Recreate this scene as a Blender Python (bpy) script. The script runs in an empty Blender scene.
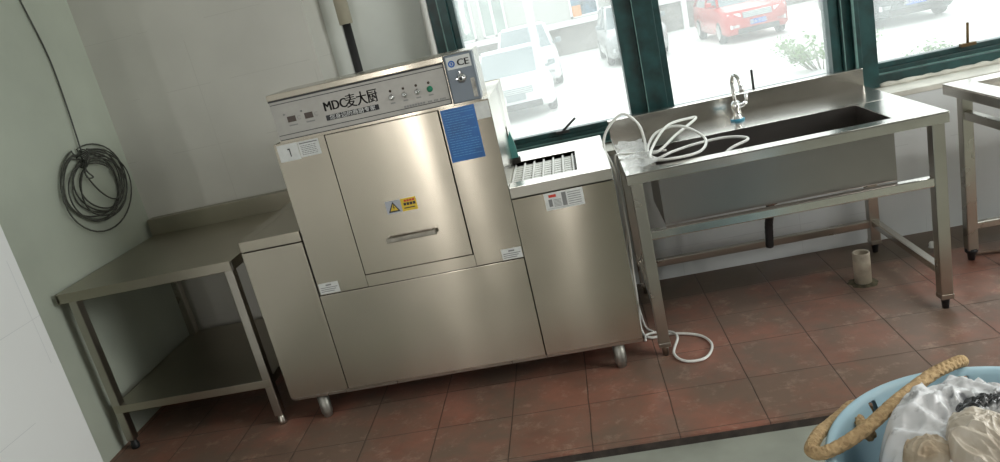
import bpy, bmesh, math, random
from mathutils import Vector, Matrix, noise
random.seed(7)
SC = bpy.context.scene
COL = SC.collection
PI = math.pi

# ------------------------------------------------------------------ materials
def _nt(name):
    m = bpy.data.materials.new(name); m.use_nodes = True
    return m, m.node_tree, m.node_tree.nodes['Principled BSDF']

def mat(name, col, rough=.5, metal=0., var=.06, vscale=6., bump=0., bscale=40., spec=.5,
        stretch=(1, 1, 1), aniso=0., rvar=0., trans=0., alpha=1., col2=None, cover=.5, emit=None, soft=.18):
    """Painted / plain surface: base colour broken up by a soft noise, optional bump and second colour."""
    m, nt, b = _nt(name)
    N, L = nt.nodes, nt.links
    tc = N.new('ShaderNodeTexCoord'); mp = N.new('ShaderNodeMapping'); mp.inputs['Scale'].default_value = stretch
    L.new(tc.outputs['Object'], mp.inputs['Vector'])
    nz = N.new('ShaderNodeTexNoise'); nz.inputs['Scale'].default_value = vscale; nz.inputs['Detail'].default_value = 5
    L.new(mp.outputs['Vector'], nz.inputs['Vector'])
    rp = N.new('ShaderNodeValToRGB')
    c2 = col2 or tuple(max(0, c * (1 - var * 2)) for c in col)
    c1 = tuple(min(1, c * (1 + (var if not col2 else 0))) for c in col)
    rp.color_ramp.elements[0].position = max(0, cover - soft); rp.color_ramp.elements[1].position = min(1, cover + soft)
    rp.color_ramp.elements[0].color = (*c2, 1); rp.color_ramp.elements[1].color = (*c1, 1)
    L.new(nz.outputs['Fac'], rp.inputs['Fac']); L.new(rp.outputs['Color'], b.inputs['Base Color'])
    b.inputs['Roughness'].default_value = rough; b.inputs['Metallic'].default_value = metal
    b.inputs['Specular IOR Level'].default_value = spec
    b.inputs['Anisotropic'].default_value = aniso
    b.inputs['Transmission Weight'].default_value = trans
    b.inputs['Alpha'].default_value = alpha
    if emit: b.inputs['Emission Color'].default_value = (*emit[0], 1); b.inputs['Emission Strength'].default_value = emit[1]
    if rvar:
        mr = N.new('ShaderNodeMapRange'); mr.inputs['To Min'].default_value = rough - rvar; mr.inputs['To Max'].default_value = rough + rvar
        L.new(nz.outputs['Fac'], mr.inputs['Value']); L.new(mr.outputs['Result'], b.inputs['Roughness'])
    if bump:
        n2 = N.new('ShaderNodeTexNoise'); n2.inputs['Scale'].default_value = bscale; n2.inputs['Detail'].default_value = 3
        L.new(mp.outputs['Vector'], n2.inputs['Vector'])
        bp = N.new('ShaderNodeBump'); bp.inputs['Strength'].default_value = bump; bp.inputs['Distance'].default_value = .01
        L.new(n2.outputs['Fac'], bp.inputs['Height']); L.new(bp.outputs['Normal'], b.inputs['Normal'])
    return m

def steel(name, col, rough, wave=.35, wscale=2.2, brushed=0.):
    """Sheet stainless: broad shallow waves; brushed front sheets spread reflections into vertical streaks."""
    m, nt, b = _nt(name)
    N, L = nt.nodes, nt.links
    tc = N.new('ShaderNodeTexCoord')
    def noise_(scale, st, detail=2):
        mp = N.new('ShaderNodeMapping'); mp.inputs['Scale'].default_value = st
        L.new(tc.outputs['Object'], mp.inputs['Vector'])
        n = N.new('ShaderNodeTexNoise'); n.inputs['Scale'].default_value = scale; n.inputs['Detail'].default_value = detail
        L.new(mp.outputs['Vector'], n.inputs['Vector']); return n
    big = noise_(wscale, (1.0, 1.0, .45), 0)
    b1 = N.new('ShaderNodeBump'); b1.inputs['Strength'].default_value = wave; b1.inputs['Distance'].default_value = .02
    L.new(big.outputs['Fac'], b1.inputs['Height'])
    L.new(b1.outputs['Normal'], b.inputs['Normal'])
    gr = noise_(4, (1, 1, 1), 3)
    rp = N.new('ShaderNodeValToRGB')
    rp.color_ramp.elements[0].position = .3; rp.color_ramp.elements[1].position = .7
    rp.color_ramp.elements[0].color = (*[c * .9 for c in col], 1); rp.color_ramp.elements[1].color = (*col, 1)
    L.new(gr.outputs['Fac'], rp.inputs['Fac']); L.new(rp.outputs['Color'], b.inputs['Base Color'])
    b.inputs['Metallic'].default_value = 1
    mr = N.new('ShaderNodeMapRange'); mr.inputs['To Min'].default_value = rough - .03; mr.inputs['To Max'].default_value = rough + .03
    L.new(gr.outputs['Fac'], mr.inputs['Value']); L.new(mr.outputs['Result'], b.inputs['Roughness'])
    if brushed:
        b.inputs['Anisotropic'].default_value = brushed
        cx = N.new('ShaderNodeCombineXYZ'); cx.inputs[2].default_value = 1; L.new(cx.outputs[0], b.inputs['Tangent'])
    return m

def tile_mat():
    """Quarry tiles on a square grid with worn grout, a cement strip along the wall, grey film and damp stains."""
    m, nt, b = _nt('quarry_tile'); N, L = nt.nodes, nt.links
    geo = N.new('ShaderNodeNewGeometry'); sep = N.new('ShaderNodeSeparateXYZ'); L.new(geo.outputs['Position'], sep.inputs[0])
    def M(op, a, c=None, c3=None):
        n = N.new('ShaderNodeMath'); n.operation = op
        for i, v in enumerate((a, c, c3)):
            if v is None: continue
            if isinstance(v, (int, float)): n.inputs[i].default_value = v
            else: L.new(v, n.inputs[i])
        return n.outputs[0]
    T, TY, TX0, TY0 = .30336, .28162, 1.05463, -.49145
    wob = N.new('ShaderNodeTexNoise'); wob.inputs['Scale'].default_value = 9; wob.inputs['Detail'].default_value = 3
    wv = M('MULTIPLY', M('SUBTRACT', wob.outputs['Fac'], .5), .006)
    u = M('DIVIDE', M('ADD', M('SUBTRACT', sep.outputs['X'], TX0), wv), T)
    v = M('DIVIDE', M('ADD', M('SUBTRACT', sep.outputs['Y'], TY0), wv), TY)
    def edge(c): # distance to nearest grid line in cells
        f = M('FRACT', M('ADD', c, 100)); return M('MINIMUM', f, M('SUBTRACT', 1, f))
    eu, ev = edge(u), edge(v)
    # grout darkness: broad and soft along columns, thinner along rows
    gu = M('SMOOTH_MIN', M('MULTIPLY', eu, 95), 1, .1)
    gv = M('SMOOTH_MIN', M('MULTIPLY', ev, 80), 1, .1)
    gr = M('MINIMUM', gu, M('ADD', M('MULTIPLY', gv, .8), .2))
    # per tile variation
    cid = N.new('ShaderNodeCombineXYZ'); L.new(M('FLOOR', M('ADD', u, 100)), cid.inputs[0]); L.new(M('FLOOR', M('ADD', v, 100)), cid.inputs[1])
    wn = N.new('ShaderNodeTexWhiteNoise'); L.new(cid.outputs[0], wn.inputs['Vector'])
    def noi(s, d=6, r=.6):
        n = N.new('ShaderNodeTexNoise'); n.inputs['Scale'].default_value = s; n.inputs['Detail'].default_value = d; n.inputs['Roughness'].default_value = r
        L.new(geo.outputs['Position'], n.inputs['Vector']); return n.outputs['Fac']
    def ramp(f, a, c, ca=(0, 0, 0), cb=(1, 1, 1)):
        r = N.new('ShaderNodeValToRGB'); r.color_ramp.elements[0].position = a; r.color_ramp.elements[1].position = c
        r.color_ramp.elements[0].color = (*ca, 1); r.color_ramp.elements[1].color = (*cb, 1); L.new(f, r.inputs['Fac']); return r.outputs['Color']
    def mix(f, a, c, mode='MIX'):
        n = N.new('ShaderNodeMix'); n.data_type = 'RGBA'; n.blend_type = mode
        for i, vv in ((0, f), (6, a), (7, c)):
            if isinstance(vv, (int, float)): n.inputs[i].default_value = vv
            elif isinstance(vv, tuple): n.inputs[i].default_value = (*vv, 1)
            else: L.new(vv, n.inputs[i])
        return n.outputs[2]
    red = ramp(noi(3.5), .3, .72, (.17, .075, .052), (.42, .17, .12))
    red = mix(M('MULTIPLY', wn.outputs['Value'], .4), red, (.24, .125, .085))
    film = ramp(noi(2.3, 8, .65), .38, .57)
    c = mix(M('MULTIPLY', film, .78), red, (.165, .125, .095))
    scuff = ramp(noi(11, 8, .75), .54, .72)
    c = mix(M('MULTIPLY', scuff, .5), c, (.50, .37, .28))
    # the cement strip nearest the wall
    yw = M('ADD', sep.outputs['Y'], M('MULTIPLY', M('SUBTRACT', noi(14), .5), .05))
    strip = ramp(yw, 0, 1); mr = N.new('ShaderNodeMapRange'); L.new(yw, mr.inputs['Value'])
    mr.inputs['From Min'].default_value = -.24; mr.inputs['From Max'].default_value = -.19
    c = mix(M('MULTIPLY', mr.outputs['Result'], .8), c, (.115, .09, .065))
    # damp patch
    damp = ramp(noi(1.7, 4, .5), .58, .64)
    c = mix(M('MULTIPLY', damp, .35), c, (.06, .035, .025))
    c = mix(M('SUBTRACT', 1, gr), c, (.05, .033, .026))
    L.new(c, b.inputs['Base Color'])
    ro = M('SUBTRACT', .50, M('MULTIPLY', damp, .2)); L.new(ro, b.inputs['Roughness'])
    b.inputs['Specular IOR Level'].default_value = .4
    bp = N.new('ShaderNodeBump'); bp.inputs['Strength'].default_value = .5; bp.inputs['Distance'].default_value = .004
    L.new(M('ADD', gr, M('MULTIPLY', noi(30), .3)), bp.inputs['Height']); L.new(bp.outputs['Normal'], b.inputs['Normal'])
    return m

def wall_tile_mat(name, col, joint, sx=.6, sz=.303, ox=0., oz=0., axis='X', rough=.35, jw=.0015, dirt=.08):
    """Wall with very faint ceramic tile joints."""
    m, nt, b = _nt(name); N, L = nt.nodes, nt.links
    geo = N.new('ShaderNodeNewGeometry'); sep = N.new('ShaderNodeSeparateXYZ'); L.new(geo.outputs['Position'], sep.inputs[0])
    def M(op, a, c=None):
        n = N.new('ShaderNodeMath'); n.operation = op
        for i, v in enumerate((a, c)):
            if v is None: continue
            if isinstance(v, (int, float)): n.inputs[i].default_value = v
            else: L.new(v, n.inputs[i])
        return n.outputs[0]
    def edge(o, off, s):
        f = M('FRACT', M('ADD', M('DIVIDE', M('SUBTRACT', o, off), s), 100)); return M('MULTIPLY', M('MINIMUM', f, M('SUBTRACT', 1, f)), s)
    e = M('MINIMUM', edge(sep.outputs[axis], ox, sx), edge(sep.outputs['Z'], oz, sz))
    j = M('LESS_THAN', e, jw)
    nz = N.new('ShaderNodeTexNoise'); nz.inputs['Scale'].default_value = 2.5; nz.inputs['Detail'].default_value = 6
    L.new(geo.outputs['Position'], nz.inputs['Vector'])
    rp = N.new('ShaderNodeValToRGB'); rp.color_ramp.elements[0].position = .35; rp.color_ramp.elements[1].position = .65
    rp.color_ramp.elements[0].color = (*[c * (1 - dirt) for c in col], 1); rp.color_ramp.elements[1].color = (*col, 1)
    L.new(nz.outputs['Fac'], rp.inputs['Fac'])
    mx = N.new('ShaderNodeMix'); mx.data_type = 'RGBA'
    n3 = N.new('ShaderNodeTexNoise'); n3.inputs['Scale'].default_value = 3.4; L.new(geo.outputs['Position'], n3.inputs['Vector'])
    L.new(M('MULTIPLY', j, M('GREATER_THAN', n3.outputs['Fac'], .48)), mx.inputs[0]); L.new(rp.outputs['Color'], mx.inputs[6]); mx.inputs[7].default_value = (*joint, 1)
    L.new(mx.outputs[2], b.inputs['Base Color']); b.inputs['Roughness'].default_value = rough
    return m

def glass_mat():
    """Dusty window pane: clear, slightly reflective, with a thin film of dust that daylight lights up from outside."""
    m = bpy.data.materials.new('dusty_glass'); m.use_nodes = True
    nt = m.node_tree; N, L = nt.nodes, nt.links; N.clear()
    out = N.new('ShaderNodeOutputMaterial'); tr = N.new('ShaderNodeBsdfTransparent'); tr.inputs['Color'].default_value = (.97, 1, .985, 1)
    gl = N.new('ShaderNodeBsdfGlossy'); gl.inputs['Roughness'].default_value = .03
    tl = N.new('ShaderNodeBsdfTranslucent'); tl.inputs['Color'].default_value = (.96, .98, .96, 1)
    m1 = N.new('ShaderNodeMixShader'); m1.inputs[0].default_value = .02
    m2 = N.new('ShaderNodeMixShader')
    tc = N.new('ShaderNodeTexCoord'); nz = N.new('ShaderNodeTexNoise'); nz.inputs['Scale'].default_value = 2.5; nz.inputs['Detail'].default_value = 5
    L.new(tc.outputs['Object'], nz.inputs['Vector'])
    mr = N.new('ShaderNodeMapRange'); mr.inputs['From Min'].default_value = .3; mr.inputs['From Max'].default_value = .75
    mr.inputs['To Min'].default_value = DUST[0]; mr.inputs['To Max'].default_value = DUST[1]
    L.new(nz.outputs['Fac'], mr.inputs['Value']); L.new(mr.outputs['Result'], m2.inputs[0])
    L.new(tr.outputs[0], m1.inputs[1]); L.new(gl.outputs[0], m1.inputs[2])
    L.new(m1.outputs[0], m2.inputs[1]); L.new(tl.outputs[0], m2.inputs[2]); L.new(m2.outputs[0], out.inputs[0])
    return m
DUST = (.13, .21)

def film_mat(name, col, mixf, rough=.25):
    m = bpy.data.materials.new(name); m.use_nodes = True
    nt = m.node_tree; N, L = nt.nodes, nt.links; b = N['Principled BSDF']; out = N['Material Output']
    b.inputs['Base Color'].default_value = (*col, 1); b.inputs['Roughness'].default_value = rough
    tr = N.new('ShaderNodeBsdfTransparent'); mx = N.new('ShaderNodeMixShader')
    nz = N.new('ShaderNodeTexNoise'); nz.inputs['Scale'].default_value = 25
    mr = N.new('ShaderNodeMapRange'); mr.inputs['To Min'].default_value = mixf - .2; mr.inputs['To Max'].default_value = mixf + .2
    L.new(nz.outputs['Fac'], mr.inputs['Value']); L.new(mr.outputs['Result'], mx.inputs[0])
    L.new(tr.outputs[0], mx.inputs[1]); L.new(b.outputs[0], mx.inputs[2]); L.new(mx.outputs[0], out.inputs[0])
    return m

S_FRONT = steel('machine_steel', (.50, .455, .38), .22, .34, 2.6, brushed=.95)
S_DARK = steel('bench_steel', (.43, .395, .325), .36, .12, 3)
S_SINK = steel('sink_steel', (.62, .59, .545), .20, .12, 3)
S_BOWL = steel('basin_steel', (.33, .305, .29), .30, .12, 3)  # darker than the deck: the dark floor's reflection is put into the colour
S_LEG = steel('tube_steel', (.48, .45, .40), .28, .05, 5)
S_PANEL = mat('grey_control_plate', (.36, .35, .325), .42, .35, .03, 30)
S_BOX = mat('blue_grey_switch_plate', (.16, .19, .225), .38, .3, .04, 12)
FOOTM = mat('dull_foot_metal', (.34, .33, .30), .45, .9, .15, 30)
CHROME = mat('chrome', (.80, .80, .80), .08, 1, .02)
BLACK = mat('black_rubber', (.018, .018, .02), .5, 0, .1)
GAP = mat('dark_gap', (.02, .018, .015), .8, 0, .1)
PRINT = mat('black_print', (.03, .03, .035), .6, 0, .05)
GREYPRINT = mat('grey_print', (.22, .22, .22), .6, 0, .05)
LABEL = mat('white_label', (.66, .67, .66), .45, 0, .04, 40)
BLUE = mat('blue_notice', (.006, .12, .40), .35, 0, .12, 12)
BLUEPRINT = mat('pale_blue_print', (.08, .30, .60), .5, 0, .05)
YEL = mat('yellow_label', (.72, .50, .03), .45, 0, .05)
SILV = mat('silver_label', (.42, .44, .50), .4, 0, .05)
RED = mat('red_print', (.60, .05, .03), .5, 0, .05)
GREENLAMP = mat('green_lamp', (.02, .22, .12), .25, 0, .05)
BROWNLCD = mat('dark_brown_display', (.06, .04, .03), .25, 0, .05)
TEAL = mat('teal_rubber', (.10, .33, .31), .5, 0, .12, 14)
RACK = mat('white_conveyor_plastic', (.72, .72, .69), .45, 0, .05)
FRAME = mat('dark_green_painted_frame', (.010, .050, .050), .38, 0, .25, 14, bump=.06, bscale=60)
FRAMEL = mat('pale_green_frame_edge', (.16, .29, .27), .4, 0, .15, 20)
PLASTER = mat('pale_sill_plaster', (.62, .60, .54), .7, 0, .08, 12, bump=.15, bscale=30)
WALLW = mat('pale_wall_paint', (.80, .83, .79), .6, 0, .05, 2.5)
WALLG = mat('pale_green_wall', (.52, .56, .48), .5, 0, .07, 1.6, rvar=.08)  # pale green tint over the whole left wall
PIER = wall_tile_mat('grey_white_wall_tile', (.66, .645, .60), (.57, .555, .515), .6, .303, -1.80, 1.475, 'X', .32)
DADO = wall_tile_mat('blue_white_wall_tile', (.68, .70, .71), (.58, .595, .605), .6, .303, -.2, .16, 'X', .3)
JUT = wall_tile_mat('bright_white_wall_tile', (.84, .845, .855), (.70, .71, .73), 50., .303, -1.40, .26, 'Y', .3, .0012, .02)
CEIL = mat('ceiling_paint', (.68, .68, .66), .8, 0, .03)
LOWFLOOR = mat('grey_green_cement', (.33, .345, .30), .55, 0, .10, 5, bump=.1, bscale=25, col2=(.24, .25, .215), cover=.42)
TILE = tile_mat()
PVC = mat('cream_pvc', (.60, .53, .42), .5, 0, .05, 10, col2=(.16, .13, .10), cover=.36)
PVCCLEAN = mat('cream_pvc_sleeve', (.55, .51, .40), .45, 0, .05, 8)
HOSE = mat('white_hose', (.80, .80, .77), .35, 0, .03)
CABLE = mat('grey_cable', (.085, .088, .075), .5, 0, .2, 30)
ROPE = mat('tan_rope_fibre', (.52, .36, .19), .85, 0, .2, 45, bump=.6, bscale=120, col2=(.34, .22, .11), cover=.4)
BINB = mat('light_blue_plastic', (.40, .58, .67), .42, 0, .08, 5, bump=.05, bscale=20, col2=(.32, .50, .61), cover=.4)
BAGW = mat('white_bag_plastic', (.70, .70, .72), .25, 0, .03, 17, col2=(.20, .20, .22), cover=.37, soft=.035, spec=.8)
BAGB = mat('cream_bag_plastic', (.60, .54, .46), .32, 0, .1, 9, col2=(.42, .34, .26), cover=.42, spec=.7)
BAGK = mat('black_and_white_film', (.62, .62, .64), .25, 0, .1, 6, col2=(.02, .02, .025), cover=.5, soft=.04, stretch=(1, 3.2, 1), spec=.8)
PAPERB = mat('stained_paper', (.52, .44, .34), .8, 0, .1, 14, col2=(.26, .17, .09), cover=.42)
CLEARF = film_mat('clear_plastic_film', (.85, .86, .86), .38)
GLASS = glass_mat()
CONC = mat('pale_yard_concrete', (.60, .60, .57), .8, 0, .05, .6)
FACADE = mat('pale_facade_render', (.46, .46, .435), .8, 0, .04, .8)
BRICK = mat('grey_brown_stone_plinth', (.17, .155, .14), .85, 0, .15, 2.2, stretch=(1, 1, 3))
WHITEP = mat('white_painted_trim', (.72, .72, .70), .6, 0, .03)
CARW = mat('white_car_paint', (.60, .61, .62), .25, 0, .02, spec=.6)
CARS = mat('silver_car_paint', (.42, .43, .43), .25, .3, .02)
CARR = mat('red_car_paint', (.42, .03, .025), .22, 0, .02)
CARD = mat('dark_grey_car_paint', (.05, .065, .07), .22, 0, .03)
CARG = mat('car_window_glass', (.20, .235, .245), .1, 0, .05)  # lightened tone stands in for sky reflected in the cabin glass
TYRE = mat('tyre_rubber', (.025, .025, .025), .8, 0, .1)
WHEELM = mat('alloy_wheel', (.45, .45, .45), .3, .7, .03)
PLATE = mat('blue_plate', (.03, .13, .50), .4, 0, .02)
LIGHTC = mat('headlamp_lens', (.65, .67, .68), .12, 0, .02)
LEAF = mat('shrub_leaf', (.13, .24, .06), .6, 0, .3, 20)
BLUEWIN = mat('shop_window_glass', (.05, .13, .20), .2, 0, .45, 3)
ORANGE = mat('orange_poster', (.60, .22, .04), .6, 0, .05)

# ------------------------------------------------------------------ mesh builder
class MB:
    def __init__(s): s.bm = bmesh.new()
    def box(s, x0, x1, y0, y1, z0, z1, bev=.0, M=None):
        x0, x1 = sorted((x0, x1)); y0, y1 = sorted((y0, y1)); z0, z1 = sorted((z0, z1))
        t = bmesh.new()
        bmesh.ops.create_cube(t, size=1)
        for v in t.verts: v.co = Vector(((x0 + x1) / 2 + v.co.x * (x1 - x0), (y0 + y1) / 2 + v.co.y * (y1 - y0), (z0 + z1) / 2 + v.co.z * (z1 - z0)))
        if bev > 0:
            bev = min(bev, .45 * min(x1 - x0, y1 - y0, z1 - z0))
            bmesh.ops.bevel(t, geom=t.edges[:], offset=bev, segments=2, affect='EDGES', profile=.6)
        s._join(t, M); return s
    def _join(s, t, M=None, smooth=False):
        if M is not None: t.transform(M)
        me = bpy.data.meshes.new('t'); t.to_mesh(me); t.free()
        if smooth:
            for p in me.polygons: p.use_smooth = True
        s.bm.from_mesh(me); bpy.data.meshes.remove(me)
    def tube(s, pts, r, seg=10, caps=True, rad=None, closed=False):
        """Sweep a circle along points; rad(i, a) may modulate the radius."""
        P = [Vector(p) for p in pts]; n = len(P); t = bmesh.new(); rings = []
        T0 = None; nrm = None
        for i, p in enumerate(P):
            a = P[max(i - 1, 0)]; b = P[min(i + 1, n - 1)]; T = (b - a)
            T = T.normalized() if T.length > 1e-9 else Vector((0, 0, 1))
            if nrm is None:
                nrm = T.orthogonal().normalized()
            else:
                nrm = (nrm - T * nrm.dot(T)); nrm = nrm.normalized() if nrm.length > 1e-6 else T.orthogonal().normalized()
            bi = T.cross(nrm); ring = []
            for k in range(seg):
                an = 2 * PI * k / seg; rr = (r[i] if isinstance(r, (list, tuple)) else r)
                if rad: rr = rr * rad(i, an)
                ring.append(t.verts.new(p + (nrm * math.cos(an) + bi * math.sin(an)) * rr))
            rings.append(ring)
        for i in range(n - 1):
            for k in range(seg):
                t.faces.new((rings[i][k], rings[i][(k + 1) % seg], rings[i + 1][(k + 1) % seg], rings[i + 1][k]))
        if caps:
            t.faces.new(rings[0][::-1]); t.faces.new(rings[-1])
        s._join(t, None, True); return s
    def cyl(s, c0, c1, r, seg=20, r2=None):
        return s.tube([c0, c1], [r, r if r2 is None else r2], seg)
    def lathe(s, prof, c, seg=48, skip=None, axis='Z'):
        t = bmesh.new(); rings = []
        for (r, z) in prof:
            ring = []
            for k in range(seg):
                a = 2 * PI * k / seg
                p = Vector((r * math.cos(a), r * math.sin(a), z))
                if axis == 'Y': p = Vector((p.x, -p.z, p.y))
                if axis == 'X': p = Vector((p.z, p.x, p.y))
                ring.append(t.verts.new(p + Vector(c)))
            rings.append(ring)
        for i in range(len(rings) - 1):
            for k in range(seg):
                if skip and skip(i, k): continue
                t.faces.new((rings[i][k], rings[i][(k + 1) % seg], rings[i + 1][(k + 1) % seg], rings[i + 1][k]))
        s._join(t, None, True); return s
    def poly(s, pts, d):
        """Prism from a planar polygon (3-D points) pushed along vector d."""
        t = bmesh.new(); a = [t.verts.new(Vector(p)) for p in pts]; b = [t.verts.new(Vector(p) + Vector(d)) for p in pts]; n = len(pts)
        t.faces.new(a[::-1]); t.faces.new(b)
        for i in range(n): t.faces.new((a[i], a[(i + 1) % n], b[(i + 1) % n], b[i]))
        bmesh.ops.recalc_face_normals(t, faces=t.faces[:])
        s._join(t); return s
    def ring(s, secs, smooth=True):
        """Loft through closed sections."""
        t = bmesh.new(); R = [[t.verts.new(Vector(p)) for p in q] for q in secs]; n = len(R[0])
        for i in range(len(R) - 1):
            for k in range(n): t.faces.new((R[i][k], R[i][(k + 1) % n], R[i + 1][(k + 1) % n], R[i + 1][k]))
        t.faces.new(R[0][::-1]); t.faces.new(R[-1]); bmesh.ops.recalc_face_normals(t, faces=t.faces[:])
        s._join(t, None, smooth); return s
    def text(s, body, size, x, z, y, depth=.0002, bold=0., align='LEFT', ys=1., xs=1.):
        cu = bpy.data.curves.new('t', 'FONT'); cu.body = body; cu.size = size; cu.extrude = depth; cu.align_x = align
        cu.resolution_u = 3
        o = bpy.data.objects.new('t', cu); COL.objects.link(o); bpy.context.view_layer.update()
        dg = bpy.context.evaluated_depsgraph_get(); me = bpy.data.meshes.new_from_object(o.evaluated_get(dg))
        t = bmesh.new(); t.from_mesh(me); bpy.data.objects.remove(o); bpy.data.meshes.remove(me); bpy.data.curves.remove(cu)
        t.transform(Matrix.Translation((x, y, z)) @ Matrix.Rotation(PI / 2, 4, 'X') @ Matrix.Diagonal((xs, ys, 1, 1)))
        for k in range(1, int(bold * 10000) + 1):
            t2 = t.copy(); bmesh.ops.translate(t2, verts=t2.verts[:], vec=(k * .0006, 0, 0)); s._join(t2)
        s._join(t); return s

WLOC = {}
def world_of(o):
    v = Vector((0, 0, 0))
    while o is not None: v += Vector(o.location); o = o.parent
    return v
def obj(name, mb, m, parent=None, local=False, loc=None, label=None):
    me = bpy.data.meshes.new(name); bm = mb.bm
    off = Vector((0, 0, 0))
    if parent is not None and not local: off = world_of(parent)
    if parent is None and loc is not None: off = Vector(loc)
    if off.length: bmesh.ops.translate(bm, verts=bm.verts[:], vec=-off)
    bm.to_mesh(me); bm.free(); me.materials.append(m)
    o = bpy.data.objects.new(name, me); COL.objects.link(o)
    if parent is not None: o.parent = parent
    elif loc is not None: o.location = loc
    if label: o['label'] = label
    return o
def thing(name, label, cat, loc=(0, 0, 0), group=None, rot=0):
    o = bpy.data.objects.new(name, None); COL.objects.link(o); o.location = loc; o.rotation_euler.z = rot
    o.empty_display_size = .1
    o['label'] = label; o['category'] = cat
    if group: o['group'] = group
    return o
def tag(o, label, cat, group=None, kind=None):
    o['label'] = label; o['category'] = cat
    if group: o['group'] = group
    if kind: o['kind'] = kind
    return o
def struct(name, mb, m, parent=None):
    o = obj(name, mb, m, parent)
    if parent is None: o['kind'] = 'structure'
    return o
def spline(P, n=12):
    """Catmull-Rom through points."""
    P = [Vector(p) for p in P]; Q = [P[0] * 2 - P[1]] + P + [P[-1] * 2 - P[-2]]; out = []
    for i in range(1, len(Q) - 2):
        for k in range(n):
            t = k / n; a, b, c, d = Q[i - 1:i + 3]
            out.append(.5 * ((2 * b) + (c - a) * t + (2 * a - 5 * b + 4 * c - d) * t * t + (3 * b - a - 3 * c + d) * t ** 3))
    out.append(P[-1]); return out

# ------------------------------------------------------------------ camera
cam = bpy.data.cameras.new('camera'); co = bpy.data.objects.new('camera', cam); COL.objects.link(co)
cy_, cp_, cr_ = map(math.radians, (-7.5861, -16.36642, -13.20121))
F = Vector((math.sin(cy_) * math.cos(cp_), math.cos(cy_) * math.cos(cp_), math.sin(cp_)))
rt = Vector((math.cos(cy_), -math.sin(cy_), 0)); up = rt.cross(F)
R = rt * math.cos(cr_) + up * math.sin(cr_); U = -rt * math.sin(cr_) + up * math.cos(cr_)
co.matrix_world = Matrix(((R.x, U.x, -F.x, .00026), (R.y, U.y, -F.y, -3.62345), (R.z, U.z, -F.z, 1.51593), (0, 0, 0, 1)))
cam.sensor_width = 36; cam.lens = 746.317 / 1000 * 36; cam.clip_start = .05; cam.clip_end = 300
SC.camera = co

# ------------------------------------------------------------------ room shell
XL, XR, YB, YF, ZC = -2.31, 4.1, .05, -6.2, 2.95
b = MB().box(XL, XR, -1.3577, YB, -.30, 0, 0)
f = struct('floor', b, TILE)
b = MB().box(-6, XR, YF, -1.3577, -.30, -.036); struct('trim_1', b, LOWFLOOR)      # the lower cement floor in front of the step
b = MB().box(-1.93, XR, -1.3605, -1.3572, -.036, -.009); struct('trim_2', b, mat('step_edge_shade', (.05, .036, .03), .7, 0, .3, 20))  # dark strip stands in for the shade under the tile overhang
b = MB().box(XL - .2, XL, -1.36, .5, -.3, ZC); struct('wall_left', b, WALLG)
b = MB().box(XL - .2, -1.93, YF - .2, -1.36, -.3, ZC, .004); struct('wall_left_front', b, JUT)
b = MB().box(XL, -1.17, YB, .5, -.3, ZC); struct('wall_back_left', b, PIER)
b = MB().box(-1.17, -.61, .32, .5, .70, ZC); struct('wall_back_recess', b, WALLW)
b = MB().box(-1.17, XR + .2, YB, .40, -1.2, .70); struct('wall_back', b, DADO)
b = MB().box(-1.17, XR, YB - .004, .33, .70, .726, .003); struct('trim_3', b, PLASTER)   # window sill
b = MB().box(-.61, XR + .2, .20, .5, 2.35, ZC); struct('wall_back_top', b, WALLW)
b = MB()
RY0, RY1, RZ0, RZ1 = -3.7, -1.7, 1.4, 2.6
b.box(XR, XR + .2, YF - .2, RY0, -.3, ZC); b.box(XR, XR + .2, RY1, .5, -.3, ZC); b.box(XR, XR + .2, RY0, RY1, -.3, RZ0); b.box(XR, XR + .2, RY0, RY1, RZ1, ZC); struct('wall_right', b, WALLW)
b = MB().box(-6, XR + .2, YF - .2, .5, ZC, ZC + .15); struct('ceiling', b, CEIL)
# unseen rear wall; its three slits are added to streak the machine front
b = MB()
SLITS = ((-1.84, -1.72), (-1.25, -1.17), (-.38, -.28)); SZ0, SZ1 = .15, 2.3
xx = -6
for (a, c) in SLITS:
    b.box(xx, a, YF - .2, YF, -.3, ZC); b.box(a, c, YF - .2, YF, -.3, SZ0); b.box(a, c, YF - .2, YF, SZ1, ZC); xx = c
b.box(xx, XR, YF - .2, YF, -.3, ZC)
struct('wall_front', b, mat('darkened_rear_wall', (.20, .195, .18), .7))  # dark tone chosen to dim this wall's reflection in the machine front
# caulk strip by the frame
b = MB(); pts = []
random.seed(3)
for z in [i * .05 for i in range(17, 48)]:
    pts.append((-.627 - random.uniform(0, .006), .235, z))
b.tube(pts, .019, 8); struct('trim_4', b, mat('white_caulk', (.85, .85, .82), .6))
b = MB(); cp_ = [(1.5 + i * .02, .226 + .006 * noise.noise(Vector((i * .3, 0, 0))), .735 + .006 * noise.noise(Vector((i * .4, 3, 0)))) for i in range(124)]
b.tube(cp_, [.009 + .010 * abs(noise.noise(Vector((i * .23, 7, 1)))) for i in range(124)], 8); struct('trim_5', b, PLASTER)

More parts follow.
